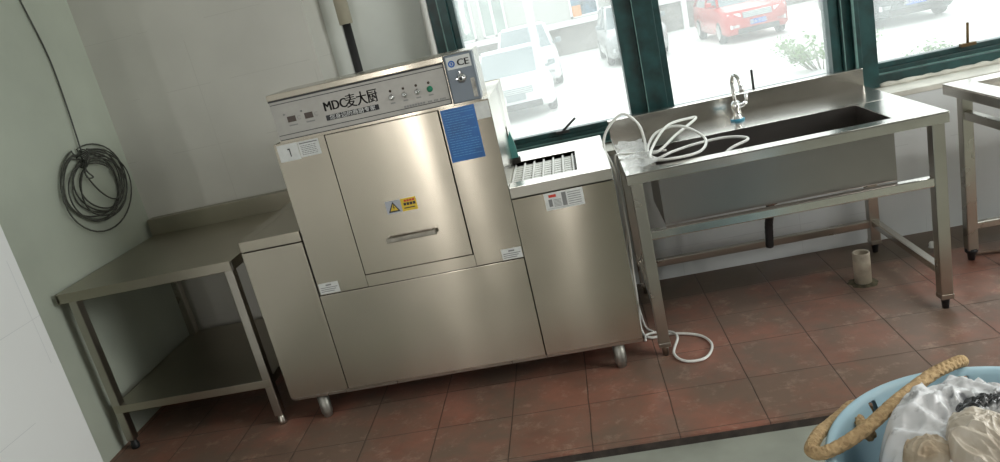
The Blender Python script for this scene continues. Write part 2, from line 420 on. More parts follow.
# windows: frames with inner steps, panes
def window(n, x0, x1, jl, jr):
    """x0,x1 clear pane limits; jl, jr = list of (xa, xb, yfront, material) jamb profiles."""
    root = bpy.data.objects.new('window_%d' % n, None); COL.objects.link(root); root.location = ((x0 + x1) / 2, .27, .73); root['kind'] = 'structure'
    fr = MB(); ed = MB()
    for (xa, xb, yf) in jl + jr: fr.box(xa, xb, yf, .34, .73, 2.36, .003)
    fr.box(x0, x1, .235, .33, .735, .785, .003); fr.box(x0, x1, .25, .33, .785, .812, .002); fr.box(x0, x1, .265, .32, .812, .838, .002)
    fr.box(x0, x1, .24, .33, 2.28, 2.36, .003)
    obj('window_frame', fr, FRAME, root)
    ed.box(x0, x1, .244, .252, .785, .791); ed.box(x0, x1, .228, .237, .735, .742)  # pale strips along the steps of the frame
    for (xa, xb, yf) in (jl + jr)[1:2]: ed.box(xa - .003, xa + .003, yf - .004, yf + .004, .80, 2.3)
    obj('frame_edge', ed, FRAMEL, root, label='pale edge of the dark green window frame')
    pane = MB().box(x0 - .01, x1 + .01, .292, .297, .83, 2.3); obj('pane', pane, GLASS, root)
    return root
w1 = window(1, -.485, .285, [(-.61, -.56, .225), (-.56, -.515, .215), (-.515, -.485, .245)], [(.285, .37, .225)])
w2 = window(2, .505, 1.29, [(.372, .470, .205), (.470, .505, .235)], [(1.29, 1.335, .235)])
w3 = window(3, 1.495, 3.9, [(1.337, 1.385, .22), (1.385, 1.415, .19), (1.415, 1.495, .215)], [(3.9, XR, .22)])
b = MB(); b.box(.3695, .3735, .200, .207, .74, 2.34); obj('frame_edge', b, FRAMEL, w2, label='pale joint line between the two green frames')
b = MB(); b.box(1.342, 1.346, .214, .222, .74, 2.34); b.box(1.386, 1.392, .184, .192, .74, 2.34); obj('frame_edge', b, FRAMEL, w3, label='pale line and painted reflection on the green frame')  # the wider strip paints a reflection onto the frame
def stay(root, x, z0, z1, dx, dy, m):
    b = MB(); b.box(x - .035, x + .035, .222, .25, z0 - .012, z0 + .004, .002)
    b.tube([(x, .235, z0), (x + dx * .3, .235 + dy * .3, z0 + .3 * (z1 - z0)), (x + dx, .235 + dy, z1)], .0065, 8)
    obj('window_stay', b, m, root, label='small metal casement stay standing up from the bottom rail')
BRONZE = mat('bronze_stay', (.14, .085, .035), .4, .6, .1); DKST = mat('dark_stay', (.05, .05, .05), .4, .5, .1)
stay(w1, -.075, .838, .895, .075, -.02, DKST); stay(w2, .90, .842, .945, 0, 0, DKST); stay(w3, 1.92, .85, .95, .003, 0, BRONZE)

# ------------------------------------------------------------------ left bench
bx0, bx1, by, bh = -2.285, -1.4806, -.830, .784
t = thing('work_bench', 'two-tier stainless steel work bench against the pale green left wall, left of the dishwasher', 'bench', ((bx0 + bx1) / 2, -.42, 0))
b = MB(); b.box(bx0, bx1, by, 0, bh - .003, bh, .001); b.box(bx0, bx1, by, by + .012, bh - .043, bh - .001, .003); b.box(bx0, bx0 + .012, by, 0, bh - .043, bh - .001)
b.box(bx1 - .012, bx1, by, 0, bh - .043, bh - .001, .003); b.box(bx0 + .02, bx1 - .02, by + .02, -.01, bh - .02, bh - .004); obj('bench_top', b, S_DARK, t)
b = MB(); b.box(bx0, bx1, -.012, .048, bh - .02, .872, .003); obj('backsplash', b, S_DARK, t)
lp = [(bx0 + .055, by + .035), (bx1 - .035, by + .035), (bx0 + .055, -.05), (bx1 - .035, -.05)]
for x, y in lp:
    b = MB(); b.box(x - .019, x + .019, y - .019, y + .019, .045, bh - .02, .004); l = obj('leg', b, S_LEG, t)
    b = MB(); b.lathe([(0, 0), (.017, 0), (.019, .006), (.019, .02), (.014, .03), (.014, .048), (0, .048)], (x, y, 0), 16); obj('levelling_foot', b, BLACK if x < -2 else S_LEG, l)
b = MB(); b.box(bx0 + .04, bx1 - .02, by + .018, -.03, .222, .226, .001); b.box(bx0 + .04, bx1 - .02, by + .014, by + .022, .190, .226, .002)
b.box(bx1 - .026, bx1 - .020, by + .02, -.03, .19, .226); b.box(bx0 + .04, bx0 + .046, by + .02, -.03, .19, .226); obj('shelf', b, S_DARK, t)

# ------------------------------------------------------------------ conveyor dishwasher
my, yb = -.8415, -.15
X0, XA, XBb, X1 = -1.4227, -1.158, -.302, .0988
t = thing('conveyor_dishwasher', 'large stainless steel conveyor dishwasher with a hood control panel and blue notice', 'dishwasher', (-.66, -.5, 0))
dw = t
b = MB(); b.box(X0 + .006, X1 - .006, my + .010, yb - .02, .118, .80); b.box(XA + .02, XBb - .006, my + .010, yb - .02, .60, 1.20); 
obj('inner_carcass', b, GAP, t)
def tray(name, x0, x1, px0, px1, py0, py1, fl=.8005):
    zt, zb = .852, .808; b = MB()
    b.box(x0, x1, my, py0, zb, zt, .003)                    # front border
    b.box(x0, x1, py1, yb, zb, zt, .003)
    if px0 > x0 + .003: b.box(x0, px0, py0 - .002, py1 + .002, zb, zt, .003)
    if px1 < x1 - .003: b.box(px1, x1, py0 - .002, py1 + .002, zb, zt, .003)
    b.box(px0 - .004, px1 + .004, py0 - .004, py0, .775, zt - .003); b.box(px0 - .004, px1 + .004, py1, py1 + .004, .775, zt - .003)
    if px0 > x0 + .003: b.box(px0 - .004, px0, py0, py1, .775, zt - .003)
    if px1 < x1 - .003: b.box(px1, px1 + .004, py0, py1, .775, zt - .003)
    b.box(px0 - .004, px1 + .004, py0, py1, fl, fl + .004)
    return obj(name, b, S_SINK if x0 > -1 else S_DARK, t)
tray('load_table', X0, XA - .003, X0 + .05, XA - .003, -.80, -.37, .8475)
dt = tray('discharge_table', XBb + .003, X1, XBb, -.030, -.752, -.378)
b = MB()                                                     # white conveyor grid in the outlet well
for i in range(7):
    x = -.295 + i * .042
    b.box(x - .004, x + .004, -.751, -.379, .806, .842, .002)
for j in range(9):
    y = -.735 + j * .04
    b.box(-.300, -.031, y - .004, y + .004, .806, .838, .002)
for i in range(6):
    for j in range(8): b.box(-.2905 + i * .042, -.2615 + i * .042, -.7305 + j * .04, -.7025 + j * .04, .806, .836, .002)
obj('conveyor_grid', b, RACK, t, label='white plastic conveyor grid in the outlet well')
b = MB(); b.box(X0, XA - .0035, my, my + .008, .130, .804, .002); b.box(X0, X0 + .006, my + .004, yb, .13, .804, .001); b.box(X0, XA, yb - .006, yb, .13, .804); obj('load_end_panel', b, S_FRONT, t)
b = MB(); b.box(XBb + .0035, X1, my, my + .008, .130, .804, .002); b.box(X1 - .006, X1, my + .004, yb, .13, .804, .001); b.box(XBb, X1, yb - .006, yb, .13, .804); obj('discharge_end_panel', b, S_FRONT, t)
b = MB(); b.box(XA, XBb, my, my + .008, .130, .5635, .002); obj('lower_front_panel', b, S_FRONT, t)
b = MB()                                                     # upper housing: two posts, bottom strip, side, top, back
b.box(XA + .004, -.947, my, my + .008, .567, 1.205, .0015); b.box(-.493, XBb + .002, my, my + .008, .567, 1.205, .0015); b.box(-.946, -.494, my, my + .008, .567, .6165)
b.box(XBb - .004, XBb + .002, my + .004, -.43, .567, 1.205, .001); b.box(XBb - .004, XBb + .002, -.37, yb, .567, 1.205, .001); b.box(XBb - .004, XBb + .002, -.44, -.36, 1.02, 1.205)
b.box(XA + .004, XA + .01, my + .004, yb, .567, 1.205); b.box(XA, XBb, yb - .006, yb, .567, 1.205)
b.box(XA + .01, XBb - .004, my + .01, yb, 1.197, 1.203); hs = obj('upper_housing', b, S_FRONT, t)
b = MB(); b.box(-.9435, -.4965, my - .004, my + .006, .6205, 1.2, .002); door = obj('door', b, S_FRONT, t)
b = MB(); b.box(-.815, -.611, my - .034, my - .020, .738, .756, .003); b.box(-.808, -.795, my - .024, my, .741, .753); b.box(-.631, -.618, my - .024, my, .741, .753)
obj('door_handle', b, mat('dull_handle_steel', (.32, .30, .26), .4, .9, .1, 30), door, label='short dull flat bar handle')
b = MB(); b.box(X0 + .01, XA - .02, my + .004, my + .03, .116, .129, .001); b.box(XA - .015, -.95, my + .003, my + .03, .116, .128); b.box(-.945, -.45, my + .006, my + .03, .116, .129); b.box(-.445, XBb, my + .003, my + .03, .117, .129); b.box(XBb + .004, X1, my + .005, my + .03, .116, .129)
b.box(X0, X0 + .03, my + .03, yb, .116, .13); b.box(X1 - .03, X1, my + .03, yb, .116, .13); b.box(X0, X1, yb - .03, yb, .116, .13)
obj('base_rail', b, S_LEG, t)
for x, y in [(-1.30, -.80), (-.005, -.80), (-1.30, -.20), (-.005, -.20)]:
    b = MB(); b.lathe([(0, 0), (.016, 0), (.020, .004), (.020, .014), (.024, .020), (.025, .030), (.026, .118), (0, .118)], (x, y, 0), 24); obj('foot', b, FOOTM, t)
# hood and control panel
b = MB(); b.box(-1.121, -.428, my - .012, -.60, 1.368, 1.391, .003); b.box(-1.118, -.43, my - .004, -.60, 1.203, 1.368, .001)
b.box(-.430, -.325, my, -.60, 1.203, 1.391, .002); b.box(-1.121, -.43, my - .008, my, 1.208, 1.214); obj('hood', b, S_FRONT, t)
b = MB(); b.box(-1.119, -.4325, my - .0055, my - .003, 1.216, 1.364, .0005); cp = obj('control_panel', b, S_PANEL, t)
yy = my - .0058
b = MB(); b.box(-1.121, -.434, yy - .0015, yy + .001, 1.362, 1.368); b.box(-1.117, -.436, yy - .0008, yy, 1.350, 1.3525); b.box(-1.115, -.437, yy - .0008, yy, 1.232, 1.2345); b.box(-1.115, -.434, yy - .001, yy, 1.210, 1.217)
b.box(-.4375, -.4345, yy - .001, yy, 1.21, 1.368); obj('black_pinstripe', b, PRINT, cp)
b = MB(); b.text('MDC', .052, -.918, 1.288, yy, bold=.0006, xs=.80, ys=.95); b.text('麦大厨', .054, -.829, 1.287, yy, bold=.0004, xs=.78, ys=1.0); obj('maker_lettering', b, PRINT, cp)
b = MB(); b.box(-.917, -.708, yy - .0006, yy, 1.252, 1.272); bd = obj('slogan_band', b, PRINT, cp)
b = MB(); b.text('您身边的商厨专家', .019, -.8125, 1.2555, yy - .0006, align='CENTER', xs=1.2); obj('slogan_lettering', b, LABEL, bd)
b = MB()
for x in (-1.049, -.980):
    b = MB(); b.box(x - .0165, x + .0165, yy - .001, yy, 1.277, 1.299, .0003); obj('temperature_display', b, BROWNLCD, cp); b = MB()
    b.text('C', .022, x + .021, 1.280, yy); b.box(x - .016, x + .018, yy - .0004, yy, 1.262, 1.267); obj('display_caption', b, GREYPRINT, cp); b = MB(); b.cyl((x - .024, yy, 1.309), (x - .024, yy - .001, 1.309), .004, 10); obj('display_dot', b, GREYPRINT, cp)
for i, x in enumerate((-.652, -.602, -.552, -.504)):
    b = MB(); b.lathe([(0, .012), (.007, .012), (.0085, .009), (.0085, .003), (.0115, .002), (.0115, 0)], (x, yy, 1.285), 20, axis='Y')
    kn = obj('switch_knob', b, GREENLAMP if i == 3 else CHROME, cp, label='green push button' if i == 3 else 'chrome rotary switch')
    b = MB(); b.lathe([(0, .003), (.004, .002), (.005, 0)], (x, yy, 1.3085), 14, axis='Y'); obj('indicator_lamp', b, BROWNLCD, cp)
for i, x in enumerate((-.652, -.602, -.552, -.504)): b = MB(); b.box(x - .009, x + .009, yy - .0004, yy, 1.261, 1.266); obj('switch_caption', b, GREYPRINT, cp)
b = MB()
for i in range(8): b.box(-.615 + i * .0105, -.607 + i * .0105, yy - .0004, yy, 1.2365, 1.244)
for i, w in enumerate((3, 3, 4)):
    for k in range(w): b.box(-.522 + (i * 4.2 + k) * .0056, -.5178 + (i * 4.2 + k) * .0056, yy - .0004, yy, 1.2365, 1.2435)
obj('telephone_print', b, GREYPRINT, cp)
b = MB(); b.lathe([(0, .004), (.005, .002), (.009, 0)], (-.766, -.80, 1.391), 12); obj('top_bolt', b, S_LEG, t)
# switch box on the right end
b = MB(); b.box(-.428, -.322, my - .016, my + .05, 1.211, 1.389, .005); sb = obj('switch_box', b, S_BOX, t)
ys_ = my - .0163
b = MB(); b.box(-.420, -.330, ys_ - .0006, ys_, 1.336, 1.381); st = obj('certification_sticker', b, LABEL, sb)
b = MB(); b.text('CE', .034, -.383, 1.345, ys_ - .0007, bold=.0004, xs=1.1); obj('mark_lettering', b, PRINT, st)
b = MB(); b.lathe([(.0125, .0012), (.0125, 0), (.0075, 0), (.0075, .0012), (.0125, .0012)], (-.402, ys_ - .0007, 1.356), 20, axis='Y'); b.box(-.405, -.399, ys_ - .0015, ys_, 1.351, 1.361)
obj('round_blue_mark', b, mat('blue_print', (.03, .15, .5), .5), st)
b = MB(); b.lathe([(0, .024), (.010, .024), (.0115, .020), (.0115, .010), (.018, .008), (.018, 0)], (-.378, ys_, 1.300), 24, axis='Y'); b.box(-.398, -.358, ys_ - .010, ys_ - .002, 1.296, 1.304, .002); b.box(-.382, -.374, ys_ - .008, ys_, 1.31, 1.328, .002)
kl = obj('key_switch', b, CHROME, sb)
b = MB(); b.lathe([(0, .0255), (.006, .0255), (.006, .024)], (-.378, ys_, 1.300), 14, axis='Y'); obj('key_hole', b, PRINT, kl)
b = MB(); b.box(-.346, -.331, ys_ - .0006, ys_, 1.222, 1.293); obj('worn_patch', b, mat('pale_worn_patch', (.42, .40, .36), .5, 0, .3, 60), sb)
# stickers on the front
yf = my - .0007
b = MB(); b.box(-.488, -.358, yf, my, .994, 1.197); bl = obj('blue_notice', b, BLUE, t, label='blue notice sticker')
b = MB(); random.seed(5); z = 1.188
while z > 1.01:
    x = -.478
    if not (1.075 < z < 1.082):
        L_ = random.choice((.10, .11, .085, .06, .112))
        while x < -.478 + L_:
            w = random.uniform(.004, .016); b.box(x, min(x + w, -.366), yf - .0004, yf, z - .0022, z); x += w + .003
    z -= .0095
obj('notice_print', b, BLUEPRINT, bl)
b = MB(); b.box(-.357, -.303, yf, my, 1.136, 1.199); obj('white_sticker', b, LABEL, t, label='blank white corner sticker')
b = MB(); b.box(-1.143, -1.060, yf, my, 1.132, 1.198); s1 = obj('white_sticker', b, LABEL, t)
b = MB(); b.box(-1.098, -1.094, yf - .0004, yf, 1.148, 1.18); b.box(-1.104, -1.094, yf - .0004, yf, 1.175, 1.180); obj('sticker_print', b, PRINT, s1)
b = MB(); b.box(-1.058, -.975, yf, my, 1.136, 1.197); s1 = obj('white_sticker', b, LABEL, t)
b = MB(); b.box(-1.053, -.980, yf - .0004, yf, 1.187, 1.1915)
for i in range(6):
    x = -1.05
    while x < -.99:
        w = random.uniform(.003, .012); b.box(x, min(x + w, -.98), yf - .0004, yf, 1.178 - i * .0068, 1.1805 - i * .0068); x += w + .002
obj('sticker_print', b, GREYPRINT, s1)
yd = my - .0047                                             # on the door face
b = MB(); b.box(-.787, -.725, yd, my - .003, .847, .898); s1 = obj('hazard_sticker', b, SILV, door, label='grey and yellow electric hazard sticker')
b = MB(); b.box(-.725, -.663, yd, my - .003, .847, .898); obj('yellow_half', b, YEL, s1)
def tri(cx, cz, h, y, m, par, name):
    b = MB(); w = h * .58; b.poly([(cx - w, y, cz - h * .42), (cx + w, y, cz - h * .42), (cx, y, cz + h * .58)], (0, -.0003, 0)); obj(name, b, m, par)
tri(-.757, .869, .042, yd, PRINT, s1, 'triangle_border'); tri(-.757, .8685, .027, yd - .0003, YEL, s1, 'triangle')
b = MB(); y = yd - .0007; b.poly([(-.757, y, .881), (-.761, y, .868), (-.757, y, .870), (-.758, y, .860), (-.752, y, .872), (-.756, y, .871), (-.754, y, .880)], (0, -.0002, 0)); obj('lightning_bolt', b, PRINT, s1)
b = MB()
for i in range(4): b.box(-.711 + i * .011, -.702 + i * .011, yd - .0004, yd, .884, .892)
obj('red_print', b, RED, s1)
b = MB()
for i in range(4): b.box(-.715 + i * .0125, -.705 + i * .0125, yd - .0004, yd, .869, .880)
b.box(-.716, -.672, yd - .0004, yd, .857, .861); obj('black_print', b, PRINT, s1)
for (x0, x1, z0, z1) in ((-1.150, -1.066, .571, .617), (-.385, -.304, .570, .614)):
    b = MB(); b.box(x0, x1, yf, my, z0, z1); s1 = obj('small_white_sticker', b, LABEL, t)
    b = MB(); b.box((x0 + x1) / 2 - .012, (x0 + x1) / 2 + .012, yf - .0004, yf, z1 - .013, z1 - .007)
    for k in range(3): b.box(x0 + .006, x1 - .006 - k * .008, yf - .0004, yf, z1 - .022 - k * .008, z1 - .019 - k * .008)
    obj('sticker_print', b, GREYPRINT, s1)
b = MB(); b.box(-.174, -.024, yf, my, .734, .803); s1 = obj('rating_plate', b, LABEL, t, label='silvery white rating plate with a red heading')
b = MB(); b.box(-.157, -.128, yf - .0004, yf, .784, .795, .0); obj('red_heading', b, RED, s1)
b = MB(); b.box(-.160, -.146, yf - .0004, yf, .748, .777); b.box(-.107, -.090, yf - .0004, yf, .744, .797)
for k in range(6): b.box(-.141, -.112, yf - .0004, yf, .746 + k * .0052, .748 + k * .0052); b.box(-.084, -.034, yf - .0004, yf, .746 + k * .009, .7485 + k * .009)
b.box(-.168, -.03, yf - .0004, yf, .7395, .7405); obj('plate_print', b, GREYPRINT, s1)
# outlet curtain: pointed teal rubber strip pushed out of the tunnel mouth
b = MB(); b.poly([(-.318, -.375, .862), (-.276, -.375, .868), (-.279, -.378, .925), (-.292, -.380, .995), (-.312, -.378, .94)], (0, .012, 0)); obj('curtain_strip', b, TEAL, t, label='teal rubber curtain strip')
b = MB(); b.box(-.322, -.270, -.392, -.352, .848, .872, .003); obj('curtain_clip', b, GAP, t)
# inlet guide plates
b = MB(); b.box(-1.33, -1.163, -.372, -.366, .80, .90, .002); b.box(-1.33, -1.163, -.366, -.33, .896, .90, .001); obj('inlet_guide', b, S_FRONT, t)

# ------------------------------------------------------------------ sink
sx0, sx1, sy = .149, 1.334, -.798
t = thing('sink_table', 'long single basin stainless steel sink table on square legs under the middle window', 'sink', ((sx0 + sx1) / 2, -.4, 0))
px0, px1, py0, py1 = .275, 1.158, -.735, -.385
b = MB(); zt = .80
for (a, c, d, e) in ((sx0, sx1, sy, py0), (sx0, sx1, py1, 0), (sx0, px0, py0, py1), (px1, sx1, py0, py1)):
    b.box(a, c, d, e, zt - .004, zt, .001)
b.box(sx0, sx1, sy, sy + .014, zt - .042, zt - .0045, .002); b.box(sx0 + .0003, sx0 + .014, sy + .001, 0, zt - .042, zt - .0045, .002); b.box(sx1 - .014, sx1 - .0003, sy + .001, 0, zt - .042, zt - .0045, .002)
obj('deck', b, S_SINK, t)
b = MB(); b.box(sx0, sx1 + .003, -.010, .040, .797, .881, .003); obj('backsplash', b, S_SINK, t)
b = MB(); zb = .558; w = .003
b.box(px0 - w, px0, py0 - w, py1 + w, zb, zt - .002); b.box(px1, px1 + w, py0 - w, py1 + w, zb, zt - .002); b.box(px0, px1, py0 - w, py0, zb, zt - .002); b.box(px0, px1, py1, py1 + w, zb, zt - .002)
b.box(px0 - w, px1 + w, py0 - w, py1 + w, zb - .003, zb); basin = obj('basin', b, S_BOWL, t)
b = MB(); b.lathe([(0, .003), (.03, .003), (.042, .006), (.042, 0)], (.74, -.5, .557), 28); b.cyl((.74, -.5, .557), (.74, -.5, .48), .030); obj('waste_outlet', b, CHROME, basin)
b = MB(); b.tube(spline([(.74, -.5, .50), (.741, -.46, .42), (.74, -.42, .36), (.737, -.40, .25)], 8), .017, 12, rad=lambda i, a: 1 + .06 * (i % 2)); obj('drain_hose', b, BLACK, t, label='short black drain hose')
for x, y in ((sx0 + .035, sy + .035), (sx1 - .035, sy + .035), (sx0 + .035, -.085), (sx1 - .035, -.085)):
    b = MB(); b.box(x - .023, x + .023, y - .023, y + .023, .05, zt - .03, .004); b.box(x - .025, x + .025, y - .025, y + .025, .045, .065, .003); l = obj('leg', b, S_LEG, t)
    b = MB(); b.lathe([(0, 0), (.012, 0), (.017, .045), (.017, .06), (0, .06)], (x, y, 0), 16); obj('levelling_foot', b, S_LEG if x < 1 else BLACK, l)
b = MB(); b.box(sx0 + .05, sx1 - .05, sy + .017, sy + .052, .515, .552, .004); obj('front_stretcher', b, S_SINK, t)
b = MB(); b.box(sx0 + .05, sx1 - .05, -.10, -.068, .130, .166, .004); obj('rear_stretcher', b, S_LEG, t)
for x in (sx0 + .035, sx1 - .035):
    b = MB(); b.box(x - .016, x + .016, sy + .05, -.105, .140, .172, .004); obj('side_stretcher', b, S_SINK, t)
# faucet (bolted to the deck)
fx, fy = .712, -.205
b = MB(); b.lathe([(0, 0), (.026, 0), (.026, .010), (.020, .016), (.018, .05), (.021, .054), (.021, .078), (.012, .088), (0, .088)], (fx, fy, .80), 28); fc = obj('faucet', b, CHROME, t, label='chrome gooseneck tap')
b = MB(); b.tube(spline([(fx, fy, .87), (fx - .003, fy, .93), (fx - .004, fy - .004, .98), (fx + .003, fy - .028, 1.008), (fx + .014, fy - .055, .99), (fx + .018, fy - .064, .955)], 8), .0085, 12)
b.cyl((fx + .018, fy - .064, .962), (fx + .019, fy - .066, .932), .011, 14); obj('spout', b, CHROME, fc)
b = MB(); b.tube([(fx + .018, fy, .862), (fx + .05, fy - .005, .875)], .009, 12); b.tube([(fx + .045, fy - .004, .87), (fx + .05, fy - .004, .915)], [.006, .009], 12); obj('tap_lever', b, CHROME, fc)
b = MB(); b.lathe([(.0265, 0), (.031, 0), (.031, .007), (.0265, .010)], (fx, fy, .80), 28); obj('blue_collar', b, mat('blue_ring', (.05, .28, .42), .4), fc, label='blue ring at the foot of the tap')

# ------------------------------------------------------------------ white hose
random.seed(11)
P = [(.60, -.62, .585), (.50, -.70, .70), (.56, -.66, .78), (.66, -.60, .80), (.60, -.50, .80), (.48, -.50, .80), (.36, -.60, .81), (.29, -.62, .80), (.27, -.52, .82),
     (.33, -.40, .86), (.43, -.42, .87), (.50, -.55, .83), (.46, -.68, .81), (.36, -.72, .81), (.27, -.66, .81), (.29, -.55, .835), (.38, -.40, .88), (.50, -.26, .865), (.525, -.25, .86), (.50, -.30, .855),
     (.40, -.46, .845), (.31, -.58, .82), (.268, -.52, .81), (.272, -.42, .85), (.258, -.40, .915), (.199, -.40, .969), (.125, -.40, .915), (.098, -.41, .845), (.118, -.46, .77), (.124, -.5, .70), (.128, -.52, .48), (.122, -.50, .30),
     (.115, -.50, .10), (.11, -.52, .012), (.14, -.60, .008), (.24, -.60, .008), (.345, -.66, .008), (.375, -.76, .008), (.33, -.86, .008), (.25, -.86, .008), (.215, -.78, .010), (.25, -.66, .020), (.22, -.575, .010), (.13, -.565, .008), (.115, -.62, .008)]
b = MB(); b.tube(spline(P, 10), .0058, 8)
tag(obj('water_hose', b, HOSE, loc=(.30, -.55, 0)), 'thin white hose looped over the left end of the sink and trailing to the floor', 'hose')
# second hose strand hanging behind the left legs
b = MB(); b.tube(spline([(.34, -.56, .812), (.22, -.50, .812), (.155, -.47, .812), (.135, -.46, .80), (.132, -.45, .70), (.131, -.42, .50), (.117, -.30, .30), (.12, -.35, .12), (.13, -.47, .012), (.16, -.55, .008)], 10), .0045, 8)
tag(obj('plastic_hose', b, HOSE, loc=(.14, -.45, 0)), 'thinner white tube hanging down beside the left rear sink leg', 'hose')

def crumple(name, m, c, rx, ry, rz, seed, amp=.25, n=5, label=None, cat='bag', fscale=3.2, zcut=-.35, rot=0):
    t = bmesh.new(); bmesh.ops.create_icosphere(t, subdivisions=n, radius=1)
    for v in t.verts:
        d = v.co.normalized(); p = d * fscale + Vector((seed, seed * 1.7, 0))
        r = 1 + amp * (noise.ridged_multi_fractal(p * .55, 1.0, 2.1, 5, 1.0, 2.0) * .32 - .45) + amp * .5 * noise.noise(p * .6)
        q = d * r
        if q.z < zcut: q.z = zcut + (q.z - zcut) * .08
        v.co = Vector((q.x * rx, q.y * ry, q.z * rz))
    b = MB(); t.transform(Matrix.Rotation(rot, 4, 'Z')); bmesh.ops.translate(t, verts=t.verts[:], vec=Vector(c)); b._join(t)
    o = obj(name, b, m, loc=(c[0], c[1], c[2] + zcut * rz)); tag(o, label, cat); return o

# crumpled clear film on the left deck
t_ = bmesh.new(); NX, NY = 40, 70; g = []
for i in range(NX):
    row = []
    for j in range(NY):
        x = .158 + .12 * i / (NX - 1) + .012 * math.sin(j * .3); y = -.74 + .50 * j / (NY - 1)
        p = Vector((x * 22, y * 22, 3.3)); z = .806 + max(0, .020 * (noise.ridged_multi_fractal(p * .5, 1, 2, 4, 1, 2) * .5) + .008 * noise.noise(p))
        row.append(t_.verts.new((x, y, z)))
    g.append(row)
for i in range(NX - 1):
    for j in range(NY - 1): t_.faces.new((g[i][j], g[i + 1][j], g[i + 1][j + 1], g[i][j + 1]))
b = MB(); b._join(t_); tag(obj('plastic_film', b, CLEARF, loc=(.21, -.5, .80)), 'crumpled clear plastic film lying on the left end of the sink deck', 'film')

# ------------------------------------------------------------------ right hand table
ax, ay, ah = 1.534, -.323, .80
t = thing('steel_table', 'stainless steel table with raised rim and sunken top, cut off by the right edge', 'table', (2.1, -.7, 0))
b = MB(); AX1, AY1 = 2.75, -1.05
b.box(ax, AX1, ay - .09, ay, ah - .004, ah, .001); b.box(ax, ax + .09, AY1 + .09, ay - .09, ah - .004, ah, .001); b.box(ax, AX1, AY1, AY1 + .09, ah - .004, ah); b.box(AX1 - .09, AX1, AY1 + .09, ay - .09, ah - .004, ah)
b.box(ax + .0003, ax + .012, AY1 + .001, ay - .001, ah - .045, ah - .0045, .002); b.box(ax, AX1, ay - .012, ay - .0003, ah - .045, ah - .0045, .002); b.box(ax, AX1, AY1 + .0003, AY1 + .012, ah - .045, ah - .0045, .002); b.box(AX1 - .012, AX1 - .0003, AY1 + .001, ay - .001, ah - .045, ah - .0045)
obj('table_rim', b, S_SINK, t)
b = MB(); b.box(ax + .088, AX1 - .088, AY1 + .088, ay - .088, ah - .033, ah - .029); b.box(ax + .088, ax + .091, AY1 + .09, ay - .088, ah - .033, ah - .003); b.box(ax + .088, AX1 - .09, ay - .091, ay - .088, ah - .033, ah - .003); b.box(ax + .088, AX1 - .09, AY1 + .088, AY1 + .091, ah - .033, ah - .003); b.box(AX1 - .091, AX1 - .088, AY1 + .09, ay - .088, ah - .033, ah - .003)
obj('sunken_top', b, S_SINK, t)
for x, y in ((ax + .067, ay - .04), (AX1 - .06, ay - .04), (ax + .067, AY1 + .05), (AX1 - .06, AY1 + .05)):
    b = MB(); b.box(x - .022, x + .022, y - .022, y + .022, .05, ah - .02, .004); l = obj('leg', b, S_LEG, t)
    b = MB(); b.lathe([(0, 0), (.013, 0), (.017, .03), (.026, .04), (.026, .055), (0, .055)], (x, y, 0), 16); obj('levelling_foot', b, BLACK, l)
b = MB(); b.box(ax + .05, ax + .083, AY1 + .07, ay - .06, .645, .680, .004); obj('side_stretcher', b, S_LEG, t)
b = MB(); b.box(ax + .085, AX1 - .08, ay - .056, ay - .026, .145, .175, .004); obj('rear_stretcher', b, S_LEG, t)

# ------------------------------------------------------------------ floor bits
b = MB(); b.lathe([(.0295, .145), (.034, .148), (.036, .145), (.036, 0), (.0295, 0), (.0295, .145)], (1.119, -.405, 0), 32); t = obj('floor_pipe', b, PVC, loc=(1.119, -.405, 0))
tag(t, 'short stained cream plastic pipe standing up from the tiled floor', 'pipe')
b = MB(); random.seed(4); pr = []
tt = bmesh.new(); cv = tt.verts.new((1.119, -.405, .006)); ring = []
for k in range(40):
    a = 2 * PI * k / 40; r = .058 + .014 * noise.noise(Vector((math.cos(a) * 2, math.sin(a) * 2, 1))) + random.uniform(0, .006)
    ring.append(tt.verts.new((1.119 + r * math.cos(a), -.405 + r * math.sin(a), .0005)))
mid = [tt.verts.new((1.119 + .7 * (v.co.x - 1.119), -.405 + .7 * (v.co.y + .405), .006)) for v in ring]
for k in range(40):
    tt.faces.new((ring[k], ring[(k + 1) % 40], mid[(k + 1) % 40], mid[k])); tt.faces.new((mid[k], mid[(k + 1) % 40], cv))
b._join(tt); obj('mortar_collar', b, mat('dark_mortar', (.10, .085, .05), .9, 0, .3, 40, bump=.5, bscale=60), t, label='rough dark mortar around the pipe foot')
b = MB(); b.lathe([(0, .028), (.010, .026), (.014, .018), (.014, .004), (.018, 0), (0, 0)], (1.532, -.15, 0), 20)
tag(obj('drain_cap', b, HOSE, loc=(1.532, -.15, 0)), 'tiny white plastic cap on the floor behind the right sink leg', 'cap')
b = MB(); b.tube(spline([(1.63, -.33, .012), (1.72, -.34, .009), (1.82, -.42, .009), (1.93, -.52, .009), (2.1, -.55, .009)], 10), .009, 10)
tag(obj('floor_cable', b, mat('brown_cable', (.16, .10, .07), .6), loc=(1.8, -.4, 0)), 'short brown cable on the floor beside the right table leg', 'cable')

# ------------------------------------------------------------------ wall pipe
t = thing('wall_pipe', 'vertical pipe behind the dishwasher, cream sleeve above and black below', 'pipe', (-1.03, .2, .726))
b = MB(); b.cyl((-1.035, .23, .726), (-1.035, .23, 1.64), .021, 24); obj('black_pipe', b, BLACK, t, label='black lower pipe')
b = MB(); b.lathe([(.022, 0), (.034, 0), (.034, 1.35), (.022, 1.35)], (-1.035, .23, 1.60), 28); obj('sleeve', b, PVCCLEAN, t, label='cream plastic upper sleeve')
b = MB(); b.tube([(-1.062, .245, .727), (-1.062, .245, 1.6)], .004, 8); obj('pipe_wire', b, LABEL, t, label='thin pale wire beside the black pipe')

